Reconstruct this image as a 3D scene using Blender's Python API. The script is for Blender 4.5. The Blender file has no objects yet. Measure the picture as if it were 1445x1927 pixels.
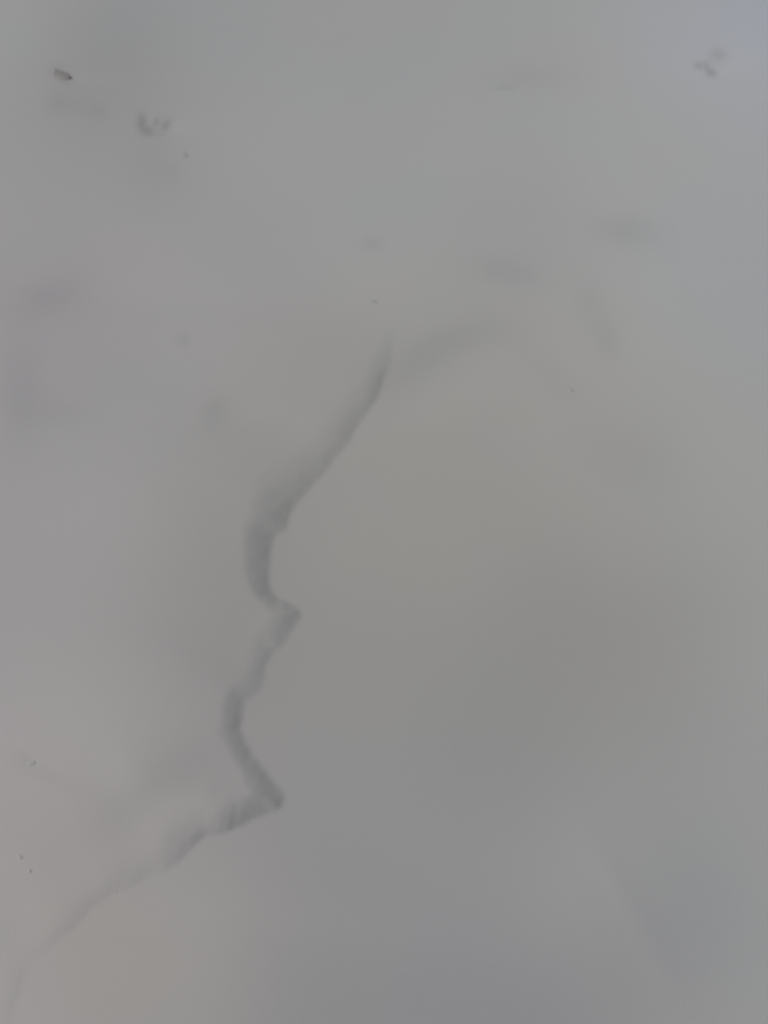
import bpy, bmesh, math, random
import numpy as np
from mathutils import Vector, Matrix, noise as mnoise

random.seed(7)
S = bpy.context.scene
R = math.radians

# ------------------------------------------------------------------ camera
CAM_H, PITCH, VFOV = 1.55, R(62.0), R(48.0)
PW, PH = 1445.0, 1927.0                     # photograph size, used only to survey points on the ground
cam_data = bpy.data.cameras.new('camera')
cam = bpy.data.objects.new('camera', cam_data)
S.collection.objects.link(cam)
cam.location = (0, 0, CAM_H)
cam.rotation_euler = (math.pi / 2 - PITCH, 0, 0)
cam_data.sensor_fit = 'VERTICAL'
cam_data.angle = VFOV
cam_data.clip_start = 0.05
cam_data.clip_end = 3000
cam_data.dof.use_dof = True                 # hand-held phone, focused a little short of the snow
cam_data.dof.focus_distance = 0.9
cam_data.dof.aperture_fstop = 6.0
S.camera = cam

# ------------------------------------------------------------------ sky, sun, exposure
SUN_EL, SUN_AZ = R(36.0), R(-88.0)           # azimuth measured from +Y (ahead) towards +X (right)
w = bpy.data.worlds.new('World')
S.world = w
w.use_nodes = True
nt = w.node_tree
nt.nodes.clear()
out = nt.nodes.new('ShaderNodeOutputWorld')
bg = nt.nodes.new('ShaderNodeBackground')
sky = nt.nodes.new('ShaderNodeTexSky')
sky.sky_type = 'NISHITA'
sky.sun_disc = False
sky.sun_elevation = SUN_EL
sky.sun_rotation = SUN_AZ
sky.air_density = 1.0
sky.dust_density = 4.0
hs = nt.nodes.new('ShaderNodeHueSaturation')  # a closed cloud deck: almost no colour left in the sky
hs.inputs['Saturation'].default_value = 0.45
bg.inputs['Strength'].default_value = 0.07
nt.links.new(sky.outputs[0], hs.inputs['Color'])
nt.links.new(hs.outputs[0], bg.inputs['Color'])
nt.links.new(bg.outputs[0], out.inputs['Surface'])

sd = bpy.data.lights.new('sun', 'SUN')
sd.energy = 1.5
sd.angle = R(30.0)
sd.color = (1.0, 0.974, 0.925)
sun = bpy.data.objects.new('sun', sd)
S.collection.objects.link(sun)
ldir = Vector((math.sin(SUN_AZ) * math.cos(SUN_EL), math.cos(SUN_AZ) * math.cos(SUN_EL), math.sin(SUN_EL)))
sun.rotation_euler = ldir.to_track_quat('Z', 'Y').to_euler()

S.cycles.use_denoising = True
S.view_settings.view_transform = 'Standard'
S.view_settings.look = 'None'
S.view_settings.gamma = 1.0
S.view_settings.use_curve_mapping = False
S.view_settings.exposure = -0.74

# ------------------------------------------------------------------ survey helpers
F = (PH / 2) / math.tan(VFOV / 2)
cp, sp = math.cos(PITCH), math.sin(PITCH)

def ray(px, py):
    u = (np.asarray(px, float) - PW / 2) / F
    v = -(np.asarray(py, float) - PH / 2) / F
    return u, cp + v * sp, -sp + v * cp       # right, ahead, up

def flat(px, py, z=0.0):
    dx, dy, dz = ray(px, py)
    t = (z - CAM_H) / dz
    return dx * t, dy * t

# ------------------------------------------------------------------ the snow relief
# broad swells of the drift: tone surveyed at spots; the relief that gives that tone under the soft
# light from the left is integrated once (slopes facing the light are brighter)
TONE = [(0,0,158.1),(130,85,142.9),(400,60,150.2),(700,0,152.3),(1000,0,153.3),(1200,0,158),(1400,60,162.4),
 (0,240,151.3),(270,320,150.3),(500,240,154.5),(900,250,155),(1200,280,157),(1440,300,158.2),(0,440,152.5),
 (90,545,146),(250,480,153.1),(450,480,150.7),(700,420,153.4),(960,500,151.1),(1200,520,155.6),(1440,500,154.8),
 (40,750,146.7),(200,720,145.2),(420,760,150.3),(560,740,145.3),(820,760,145.8),(1100,740,148.7),(1400,740,151.5),
 (0,960,146.8),(250,960,148.7),(430,900,137.6),(650,960,144.4),(900,960,143.8),(1200,960,146.3),(1440,960,149.7),
 (0,1200,145.5),(200,1200,144.5),(400,1180,138.2),(700,1200,139.7),(1060,1180,138.3),(1300,1200,138.8),(1440,1200,148.1),
 (0,1440,149.3),(180,1430,150.1),(370,1460,140.2),(650,1440,140.9),(950,1390,138.7),(1200,1440,142.2),(1440,1440,144.8),
 (0,1700,147),(220,1580,143.9),(320,1760,146.7),(600,1700,140.5),(900,1650,141.3),(1140,1700,147.2),(1290,1740,135.2),
 (1440,1700,146.8),(0,1927,148),(300,1900,143.3),(600,1900,137.8),(850,1870,137.3),(1100,1890,135.7),(1250,1900,142.9),
 (1440,1900,144.5)]
# soft dark marks and light edges: (px, py, semi-axis a, semi-axis b, angle deg, levels)
MARKS = [(90,548,50,26,-25,-3.3),(42,745,30,70,0,-3),(110,780,40,20,0,-2),(405,772,16,26,20,-3),(345,635,9,9,0,-4),
 (1180,436,45,22,8,-4),(955,505,45,18,10,-3),(1112,565,20,40,-15,-2.3),(1146,632,16,24,-10,-3.2),
 (100,168,16,16,0,-2),(140,172,30,14,8,-1.8),(178,176,9,9,0,-2.5),(318,292,7,9,0,-2),(700,448,14,9,0,-4),(285,290,42,50,0,-2),(1180,845,70,40,15,-2),(1000,128,60,16,0,-2),
 
 (785,668,75,22,-33,-2.4),(890,620,55,22,-12,-2),(985,645,55,20,40,-1.4),(1060,715,40,22,40,-1.2),(850,735,95,35,-25,1.5),
 (1172,1650,18,85,-32,-1.2),(1140,1645,18,85,-32,1),(1255,1785,20,75,-30,-0.9),(1225,1800,22,75,-30,0.8),
 (60,1438,7,7,0,-3),(95,1470,60,10,25,-2),(290,1500,90,30,-35,-3),(640,1745,180,40,5,1)]

RES, EXT = 1024, 4.4
X0, Y0 = -2.2, -1.3                          # relief patch: 4.4 m by 4.4 m round the place one looks at
gx = X0 + (np.arange(RES) + 0.5) * EXT / RES
gy = Y0 + (np.arange(RES) + 0.5) * EXT / RES
GX, GY = np.meshgrid(gx, gy)

def project(x, y, z=0.0):
    # camera coordinates of ground points -> photograph pixels
    d = y * cp + (CAM_H - z) * sp
    v = (y * sp - (CAM_H - z) * cp)
    d = np.maximum(d, 0.05)
    return PW / 2 + F * x / d, PH / 2 - F * v / d

PX, PY = project(GX, GY)
num = np.zeros_like(PX); den = np.zeros_like(PX) + 2e-4
num += 2e-4 * 146.5
for tx, ty, tv in TONE:
    q = np.exp(-((PX - tx) ** 2 + (PY - ty) ** 2) / (2 * 115.0 ** 2))
    num += q * tv; den += q
B = num / den - 146.5
for mx, my, a, b, ang, lv in MARKS:
    c, s = math.cos(R(ang)), math.sin(R(ang))
    ex = (PX - mx) * c + (PY - my) * s
    ey = -(PX - mx) * s + (PY - my) * c
    B += lv * np.exp(-0.5 * ((ex / a) ** 2 + (ey / b) ** 2))
far = np.exp(-np.maximum(np.hypot(GX, GY - 0.85) - 1.1, 0) ** 2 / (2 * 0.35 ** 2))
B *= far
GAIN = 0.021                                # slope per tone level
k1 = 2 * math.pi * np.fft.fftfreq(RES, EXT / RES)
KX, KY = np.meshgrid(k1, k1)
G = 1j * (KX * math.sin(SUN_AZ) + KY * math.cos(SUN_AZ))
Hk = -np.fft.fft2(B * GAIN) * np.conj(G) / (np.abs(G) ** 2 + 1.2 ** 2 * 0.6)
HB = np.real(np.fft.ifft2(Hk))
HB *= np.exp(-np.maximum(np.hypot(GX, GY - 0.85) - 1.4, 0) ** 2 / (2 * 0.3 ** 2))

def broad(x, y):
    # cubic B-spline lookup: smooth slopes between the samples
    fx = np.clip((np.asarray(x) - X0) / EXT * RES - 0.5, 1, RES - 2.001)
    fy = np.clip((np.asarray(y) - Y0) / EXT * RES - 0.5, 1, RES - 2.001)
    i, j = fx.astype(int), fy.astype(int)
    def wts(t):
        return ((1 - t) ** 3 / 6, (3 * t ** 3 - 6 * t ** 2 + 4) / 6, (-3 * t ** 3 + 3 * t ** 2 + 3 * t + 1) / 6, t ** 3 / 6)
    wx, wy = wts(fx - i), wts(fy - j)
    o = 0
    for b in range(4):
        for a in range(4):
            o = o + wx[a] * wy[b] * HB[j + b - 1, i + a - 1]
    return o

def at(px, py):
    z = 0.0
    for _ in range(8):
        x, y = flat(px, py, z)
        z = float(broad(np.array([x]), np.array([y]))[0])
    return float(x), float(y), z

# ------------------------------------------------------------------ grid lines: fine where one looks, wide to the horizon
def lines(lo, hi, step, reach):
    core = list(np.arange(lo, hi + step * 0.5, step))
    up, d, v = [], step, core[-1]
    while v < reach:
        d *= 1.13; v += d; up.append(v)
    dn, d, v = [], step, core[0]
    while v > -reach:
        d *= 1.13; v -= d; dn.append(v)
    return np.array(dn[::-1] + core + up)

LX = lines(-0.84, 0.84, 0.0022, 1500)
LY = lines(0.04, 2.06, 0.0022, 1500)
VX, VY = np.meshgrid(LX, LY)
NXv, NYv = len(LX), len(LY)

def wob(x, y, sc, seed):
    # cheap smooth noise: a few rotated sines
    rs = np.random.RandomState(seed)
    o = np.zeros_like(x)
    for _ in range(9):
        a = rs.uniform(0, 2 * math.pi); f = sc * rs.uniform(0.6, 1.9); p = rs.uniform(0, 6.28)
        o += np.sin((x * math.cos(a) + y * math.sin(a)) * f + p)
    return o / 3.0

Z = broad(VX, VY)
rr = np.hypot(VX, VY - 0.8)
roll = np.clip((rr - 1.6) / 6.0, 0, 1)
Z += roll * 0.10 * wob(VX, VY, 0.5, 3) + np.clip((rr - 20) / 200, 0, 1) * 3.0 * wob(VX, VY, 0.02, 5)

# the broken edge: crisp rim of the right-hand slab, with groove width (px) and depth weight
EDGE = [(741,625,16,0.0),(735,655,20,.35),(728,705,26,.75),(708,752,34,.8),(683,790,40,.72),(658,828,46,.92),(634,860,44,.74),(610,890,52,.78),
 (585,918,58,.86),(560,945,64,.95),(545,975,66,1.0),(537,995,62,1.0),(515,1015,56,1.0),(508,1040,48,1.0),(505,1075,42,1.0),(506,1098,40,1.0),
 (514,1115,30,1.0),(540,1134,24,1.0),(564,1149,20,.95),(567,1158,26,.8),(556,1178,46,.78),(540,1202,54,.72),(527,1220,40,.6),(514,1226,34,.62),
 (505,1248,30,.72),(498,1270,26,.6),(492,1290,26,.55),(486,1303,28,.6),(464,1320,40,.92),(454,1345,38,1.0),(452,1368,34,.98),(460,1392,32,.88),
 (478,1422,34,.84),(500,1452,36,.9),(522,1480,44,.9),(532,1500,46,.82),(527,1520,46,.95),(500,1533,44,1.0),(475,1543,44,1.05),(440,1561,40,1.2),
 (424,1567,38,1.5),(404,1569,40,1.5),(388,1573,44,1.1),(374,1582,52,.85),(352,1604,46,.78),(332,1626,44,.66),(312,1641,44,.6),(285,1650,40,.46),
 (250,1664,40,.5),(215,1684,34,.55),(190,1700,30,.46),(160,1722,30,.44),(130,1752,30,.5),(106,1778,24,.42),(85,1792,22,.15),(55,1815,14,.12),
 (42,1838,18,.35),(36,1866,20,.45),(27,1895,16,.3),(18,1935,10,.0)]
E3 = [at(p[0], p[1]) for p in EDGE]
EX = np.array([p[0] for p in E3]); EY = np.array([p[1] for p in E3])
EWm, EDw = [], []
for (px, py, wd, dw), (x, y, z) in zip(EDGE, E3):
    mpp = math.sqrt(x * x + y * y + CAM_H ** 2) / F
    EWm.append(wd * 0.93 * mpp); EDw.append(dw)
EWm, EDw = np.array(EWm), np.array(EDw)
EDw = EDw * np.interp([p[1] for p in EDGE], [640, 700, 1100, 1120, 1152, 1175, 1235, 1300, 1345, 1410, 1560, 1585, 1935], [1.25, 1.1, 1, 1.5, 1.6, 1.05, 1.15, 1.1, 1, 1.35, 1.75, 1.3, 1.2])
ESo = np.interp([p[1] for p in EDGE], [640, 960, 1020, 1110, 1160, 1180, 1230, 1300, 1330, 1460, 1540, 1562, 1580, 1935], [.6, .6, .08, .08, .4, .7, .5, .3, .1, .2, .15, .2, .8, .95])
STEEP = 0.232

sub = (np.abs(VX) < 0.95) & (VY > 0.0) & (VY < 2.1)
sx, sy = VX[sub], VY[sub]
jx = sx + 0.0016 * wob(sx, sy, 110, 21) + 0.0008 * wob(sx, sy, 320, 23)
jy = sy + 0.0016 * wob(sx, sy, 110, 22) + 0.0008 * wob(sx, sy, 320, 24)
best = np.full(jx.shape, 1e9); bw = np.zeros_like(jx); bp_ = np.zeros_like(jx); bd = np.zeros_like(jx)
inside = np.zeros(jx.shape, bool)
for i in range(len(EX) - 1):
    ax, ay, bx, by = EX[i], EY[i], EX[i + 1], EY[i + 1]
    dx, dy = bx - ax, by - ay
    t = np.clip(((jx - ax) * dx + (jy - ay) * dy) / (dx * dx + dy * dy), 0, 1)
    d = np.hypot(jx - ax - t * dx, jy - ay - t * dy)
    m = d < best
    best[m] = d[m]
    bp_[m] = (ESo[i] + (ESo[i + 1] - ESo[i]) * t)[m]
    bw[m] = (EWm[i] + (EWm[i + 1] - EWm[i]) * t)[m]
    bd[m] = (EDw[i] + (EDw[i + 1] - EDw[i]) * t)[m]
poly = list(zip(EX, EY)) + [(EX[-1], -3.0), (5.0, -3.0), (5.0, 5.0), (EX[0], 5.0)]
for i in range(len(poly)):
    (ax, ay), (bx, by) = poly[i], poly[(i + 1) % len(poly)]
    if ay == by:
        continue
    c = ((ay > jy) != (by > jy)) & (jx < (bx - ax) * (jy - ay) / (by - ay) + ax)
    inside ^= c
s = np.where(inside, -best, best)            # > 0: the higher, drifted side; 0: the toe of the little scarp
fld = np.zeros(VX.shape); fw = np.zeros(VX.shape); fd = np.zeros(VX.shape)
nr, nc = int((sub.any(1)).sum()), int((sub.any(0)).sum())
def blur(a, sig):
    r = int(sig * 3) + 1
    k = np.exp(-0.5 * (np.arange(-r, r + 1) / sig) ** 2); k /= k.sum()
    p = np.pad(a, ((r, r), (0, 0)), mode='edge')
    a = sum(k[i] * p[i:i + a.shape[0]] for i in range(2 * r + 1))
    p = np.pad(a, ((0, 0), (r, r)), mode='edge')
    return sum(k[i] * p[:, i:i + a.shape[1]] for i in range(2 * r + 1))
bw2, bd2 = blur(bw.reshape(nr, nc), 9).reshape(-1), blur(bd.reshape(nr, nc), 9).reshape(-1)
soft = blur(bp_.reshape(nr, nc), 5).reshape(-1)      # 0: a plain even face, 1: a face that rounds off far back
W = np.maximum(bw2 * (1.0 + 0.9 * soft), 0.006)
pw = 1.25 + 1.5 * soft
u = np.clip(s / W, 0, 1)
top = STEEP * bd2 * W / pw
near_edge = np.clip(blur(np.clip(bd / 0.25, 0, 1).reshape(nr, nc), 8).reshape(-1) * 1.35 - 0.35, 0, 1)
wide = blur(top.reshape(nr, nc), 45).reshape(-1) * near_edge
f = np.clip((s - 0.6 * W) / 0.32, 0, 1); f = f * f * (3 - 2 * f)
hgt = (top * (1 - f) + wide * f) * (1 - (1 - u) ** pw)
hgt = hgt * np.exp(-np.maximum(s - W, 0) / 0.45)
hgt = np.where(s > 0, hgt, 0)
hgt = blur(hgt.reshape(nr, nc), 1.3).reshape(-1)
Z[sub] += hgt
crack_mask = np.zeros(VX.shape, bool)
crack_mask[sub] = (s > -0.002) & (s < W) & (bd2 > 0.08)

# prints and pits pressed into the snow: (px, py, semi-a px, semi-b px, angle, depth m)
DENT_SHADE = np.zeros(VX.shape)  # shade of the dents, painted as a darker tint over each pad
def press(spec, dent_shade=0.52):
    # each pad: a short steep side, then a long easy run back up to the level; spec in tone levels
    m = np.zeros(VX.shape, bool)
    for px, py, a, b, ang, lv in spec:
        x, y, z = at(px, py)
        mpp = math.sqrt(x * x + y * y + CAM_H ** 2) / F
        fore = math.sqrt(y * y + CAM_H ** 2) / CAM_H
        c0, c1 = np.searchsorted(LX, x - 0.06), np.searchsorted(LX, x + 0.32)
        r0, r1 = np.searchsorted(LY, y - 0.08), np.searchsorted(LY, y + 0.08)
        c1 = min(c1, len(LX) - 1)
        c, sn = math.cos(R(-ang)), math.sin(R(-ang))
        ddx = (VX[r0:r1, c0:c1] - x) / mpp; ddy = (VY[r0:r1, c0:c1] - y) / mpp / fore
        ex = ddx * c + ddy * sn; ey = -ddx * sn + ddy * c
        q = (ex / a) ** 2 + (ey / b) ** 2
        DENT_SHADE[r0:r1, c0:c1] = np.maximum(DENT_SHADE[r0:r1, c0:c1], dent_shade * lv / 16 * np.exp(-q))
        T = 0.4 * lv * GAIN * np.exp(-q ** 1.3)
        h = np.zeros_like(T)
        back = 5 * a * mpp
        for k in range(1, T.shape[1]):
            d = LX[c0 + k] - LX[c0 + k - 1]
            p = h[:, k - 1].copy()
            if d < 0.003:
                p[1:-1] += 0.22 * (h[2:, k - 1] + h[:-2, k - 1] - 2 * h[1:-1, k - 1])
            h[:, k] = p * math.exp(-d / back) + T[:, k] * d
        h *= np.clip((LX[c1 - 1] - LX[c0:c1]) / 0.08, 0, 1)[None, :]
        Z[r0:r1, c0:c1] -= h
        m[r0:r1, c0:c1] |= q < 1.8
    return m

PAW_A = [(268,230,9,16,-12,11),(279,245,12,10,25,11),(295,229,7,9,0,9),(313,234,9,12,30,10),(300,249,18,9,-10,4)]
PAW_B = [(1314,123,8,6,0,10),(1329,124,7,8,-20,10),(1338,136,9,9,-20,12),(1353,102,14,10,10,7),(1345,118,16,12,0,3)]
SLOT = [(116,140,22,10,22,8),(124,148,14,6,22,4)]
SCRATCH = [(955,166,16,3.5,3,5),(940,167,8,3,0,4)]
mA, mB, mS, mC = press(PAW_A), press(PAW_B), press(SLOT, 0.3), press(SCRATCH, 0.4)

# ------------------------------------------------------------------ materials
def snow_material():
    m = bpy.data.materials.new('wind_packed_snow')
    m.use_nodes = True
    t = m.node_tree
    b = t.nodes['Principled BSDF']
    L = t.links.new
    tc = t.nodes.new('ShaderNodeTexCoord')
    n1 = t.nodes.new('ShaderNodeTexNoise'); n1.inputs['Scale'].default_value = 2.6; n1.inputs['Detail'].default_value = 3
    L(tc.outputs['Object'], n1.inputs['Vector'])
    r1 = t.nodes.new('ShaderNodeValToRGB')   # faint tint mottling of the crust
    r1.color_ramp.elements[0].position = 0.35; r1.color_ramp.elements[0].color = (0.784, 0.788, 0.792, 1)
    r1.color_ramp.elements[1].position = 0.65; r1.color_ramp.elements[1].color = (0.769, 0.794, 0.800, 1)
    L(n1.outputs['Fac'], r1.inputs['Fac'])
    last = r1.outputs['Color']  # blue corner and pink left: lens colour cast painted into the snow tint
    for (px, py, rad, col) in ((1560, 10, 0.46, (0.709, 0.773, 0.910, 1)), (1560, 500, 0.35, (0.749, 0.787, 0.830, 1)), (-60, 1500, 0.70, (0.823, 0.780, 0.790, 1)),
                               (40, 600, 0.70, (0.808, 0.782, 0.798, 1)), (840, 980, 0.66, (0.812, 0.797, 0.749, 1)), (900, 1900, 0.40, (0.784, 0.784, 0.800, 1)), (250, 1800, 0.35, (0.813, 0.787, 0.760, 1))):
        x, y, z = at(px, py)
        mp = t.nodes.new('ShaderNodeMapping'); mp.vector_type = 'TEXTURE'
        mp.inputs['Location'].default_value = (x, y, 0); mp.inputs['Scale'].default_value = (rad, rad, 10)
        L(tc.outputs['Object'], mp.inputs['Vector'])
        g = t.nodes.new('ShaderNodeTexGradient'); g.gradient_type = 'SPHERICAL'
        L(mp.outputs[0], g.inputs['Vector'])
        n = t.nodes.new('ShaderNodeTexNoise'); n.inputs['Scale'].default_value = 5; n.inputs['Detail'].default_value = 2
        L(tc.outputs['Object'], n.inputs['Vector'])
        mu = t.nodes.new('ShaderNodeMath'); mu.operation = 'MULTIPLY'; mu.use_clamp = True
        ad = t.nodes.new('ShaderNodeMath'); ad.operation = 'ADD'; ad.inputs[1].default_value = 0.45
        L(n.outputs['Fac'], ad.inputs[0])
        L(g.outputs['Fac'], mu.inputs[0]); L(ad.outputs[0], mu.inputs[1])
        mx = t.nodes.new('ShaderNodeMixRGB'); mx.inputs['Color2'].default_value = col
        L(mu.outputs[0], mx.inputs['Fac']); L(last, mx.inputs['Color1'])
        last = mx.outputs['Color']
    sa = t.nodes.new('ShaderNodeAttribute'); sa.attribute_name = 'dent_shade'
    sm = t.nodes.new('ShaderNodeMixRGB'); sm.inputs['Color2'].default_value = (0.46, 0.455, 0.44, 1)  # grey mixed into the snow colour as painted shade in the dents
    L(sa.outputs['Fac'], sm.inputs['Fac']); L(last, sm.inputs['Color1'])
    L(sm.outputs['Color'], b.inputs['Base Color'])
    b.inputs['Roughness'].default_value = 0.9
    b.inputs['Specular IOR Level'].default_value = 0.15
    n3 = t.nodes.new('ShaderNodeTexNoise'); n3.inputs['Scale'].default_value = 300; n3.inputs['Detail'].default_value = 4
    L(tc.outputs['Object'], n3.inputs['Vector'])
    bp = t.nodes.new('ShaderNodeBump'); bp.inputs['Strength'].default_value = 0.32; bp.inputs['Distance'].default_value = 0.0007
    L(n3.outputs['Fac'], bp.inputs['Height']); L(bp.outputs[0], b.inputs['Normal'])
    return m

SNOW = snow_material()

def plain_material(name, c0, c1, scale, rough=0.9):
    m = bpy.data.materials.new(name); m.use_nodes = True
    t = m.node_tree; b = t.nodes['Principled BSDF']
    tc = t.nodes.new('ShaderNodeTexCoord')
    n = t.nodes.new('ShaderNodeTexNoise'); n.inputs['Scale'].default_value = scale; n.inputs['Detail'].default_value = 4
    r = t.nodes.new('ShaderNodeValToRGB')
    r.color_ramp.elements[0].color = (*c0, 1); r.color_ramp.elements[1].color = (*c1, 1)
    r.color_ramp.elements[0].position = 0.3; r.color_ramp.elements[1].position = 0.7
    t.links.new(tc.outputs['Object'], n.inputs['Vector'])
    t.links.new(n.outputs['Fac'], r.inputs['Fac'])
    t.links.new(r.outputs['Color'], b.inputs['Base Color'])
    b.inputs['Roughness'].default_value = rough
    b.inputs['Specular IOR Level'].default_value = 0.2
    return m

# ------------------------------------------------------------------ the snow sheet, split into ground, crack and prints along shared vertices
gzx = np.gradient(Z, LX, axis=1); gzy = np.gradient(Z, LY, axis=0)
NRM = np.stack([-gzx, -gzy, np.ones_like(Z)], -1)
NRM /= np.linalg.norm(NRM, axis=-1, keepdims=True)
NRM = NRM.reshape(-1, 3)
P = np.stack([VX, VY, Z], -1).reshape(-1, 3)
idx = np.arange(NXv * NYv).reshape(NYv, NXv)
quads = np.stack([idx[:-1, :-1], idx[:-1, 1:], idx[1:, 1:], idx[1:, :-1]], -1).reshape(-1, 4)

def fm(mask):
    return (mask[:-1, :-1] & mask[:-1, 1:] & mask[1:, 1:] & mask[1:, :-1]).reshape(-1)

def sheet(name, sel, parent=None):
    q = quads[sel]
    used, inv = np.unique(q.reshape(-1), return_inverse=True)
    me = bpy.data.meshes.new(name)
    nf = len(q)
    me.vertices.add(len(used)); me.loops.add(nf * 4); me.polygons.add(nf)
    me.vertices.foreach_set('co', P[used].astype(np.float32).reshape(-1))
    me.loops.foreach_set('vertex_index', inv.astype(np.int32))
    me.polygons.foreach_set('loop_start', np.arange(0, nf * 4, 4, dtype=np.int32))
    me.polygons.foreach_set('use_smooth', np.ones(nf, bool))
    me.update(calc_edges=True)
    at_ = me.attributes.new('dent_shade', 'FLOAT', 'POINT')
    at_.data.foreach_set('value', DENT_SHADE.reshape(-1)[used].astype(np.float32))
    me.normals_split_custom_set_from_vertices(NRM[used].tolist())
    me.materials.append(SNOW)
    o = bpy.data.objects.new(name, me)
    S.collection.objects.link(o)
    if parent:
        o.parent = parent
    return o

taken = np.zeros(len(quads), bool)
pieces = []
for nm, mk, lb in (('snow_crack', crack_mask, 'jagged shadowed crack where the snow crust has broken'),
               ('paw_print', mA, 'small print of several pads pressed into the snow at upper left'),
               ('paw_print', mB, 'faint print of small scattered pads near the upper right corner'),
               ('snow_slot', mS, 'slanting slot pressed in the snow under the brown scrap'),
               ('snow_scratch', mC, 'faint short scratch in the snow near the top')):
    f = fm(mk) & ~taken
    taken |= f
    pieces.append((nm, f, lb))
ground = sheet('snow_field', ~taken)
ground['kind'] = 'structure'
for nm, f, lb in pieces:
    o = sheet(nm, f, ground)
    o['label'] = lb

# ------------------------------------------------------------------ small things lying on the snow
def surf(px, py):
    x, y, z = at(px, py)
    i = int(np.clip(np.searchsorted(LX, x), 1, NXv - 1)); j = int(np.clip(np.searchsorted(LY, y), 1, NYv - 1))
    return x, y, float(Z[j - 1:j + 1, i - 1:i + 1].mean())

BARK = plain_material('weathered_bark', (0.57, 0.54, 0.53), (0.64, 0.61, 0.60), 60)
GRIT = plain_material('grey_grit', (0.71, 0.71, 0.71), (0.765, 0.765, 0.76), 300)

def scrap(name, px, py, lpx, wpx, thick, ang, mat, label, cat, group=None, seed=0, sink=0.3):
    x, y, z = surf(px, py)
    mpp = math.sqrt(x * x + y * y + CAM_H ** 2) / F
    bm = bmesh.new()
    bmesh.ops.create_icosphere(bm, subdivisions=3, radius=1.0)
    for v in bm.verts:
        n = mnoise.noise(v.co * 1.7 + Vector((seed * 3.1, 0, 0))) * 0.35 + mnoise.noise(v.co * 4.0 + Vector((0, seed * 2.3, 0))) * 0.15
        v.co *= 1 + n
        taper = 1 - 0.12 * v.co.x
        v.co.x = math.copysign(abs(v.co.x) ** 0.75, v.co.x)      # blunt ends
        v.co = Vector((v.co.x * lpx * mpp / 2, v.co.y * wpx * mpp / 2 * taper, v.co.z * thick / 2))
    for f in bm.faces:
        f.smooth = True
    me = bpy.data.meshes.new(name); bm.to_mesh(me); bm.free()
    me.materials.append(mat)
    o = bpy.data.objects.new(name, me)
    S.collection.objects.link(o)
    o.location = (x, y, z + thick * (0.5 - sink))
    i = int(np.clip(np.searchsorted(LX, x), 3, NXv - 4)); j = int(np.clip(np.searchsorted(LY, y), 3, NYv - 4))
    gx_ = (Z[j, i + 3] - Z[j, i - 3]) / (LX[i + 3] - LX[i - 3]); gy_ = (Z[j + 3, i] - Z[j - 3, i]) / (LY[j + 3] - LY[j - 3])
    lie = Vector((0, 0, 1)).rotation_difference(Vector((-gx_, -gy_, 1)).normalized())   # lies flush with the slope
    o.rotation_euler = (lie.to_matrix() @ Matrix.Rotation(R(-ang), 3, 'Z')).to_euler()
    o['label'] = label; o['category'] = cat
    if group:
        o['group'] = group
    return o

scrap('bark_scrap', 117, 140, 38, 16, 0.0024, 22, BARK, 'slim grey brown bark scrap lying in a slot near the upper left corner', 'bark scrap', seed=2, sink=0.42)
G_ = 'grit crumbs scattered on the snow'
for k, (px, py, a, b, lb) in enumerate((
    (347, 292, 15, 17, 'grey grit crumb just below and right of the upper left paw print'),
    (701, 568, 15, 12, 'grey grit crumb standing alone above the top end of the crack'),
    (1074, 734, 11, 9, 'grey grit crumb alone on the right, level with the top of the crack'),
    (1380, 139, 11, 10, 'grey grit crumb beside the faint paw print in the upper right corner'),
    (61, 1437, 9, 13, 'grey grit crumb at the left edge, level with the lower bend of the crack'),
    (39, 1614, 7, 9, 'upper of two grit crumbs near the lower left edge'),
    (57, 1640, 7, 8, 'lower of two grit crumbs near the lower left edge'))):
    scrap('grit_crumb', px, py, a, b, 0.0008, 20 * k, GRIT, lb, 'grit', G_, seed=k + 5, sink=0.62)
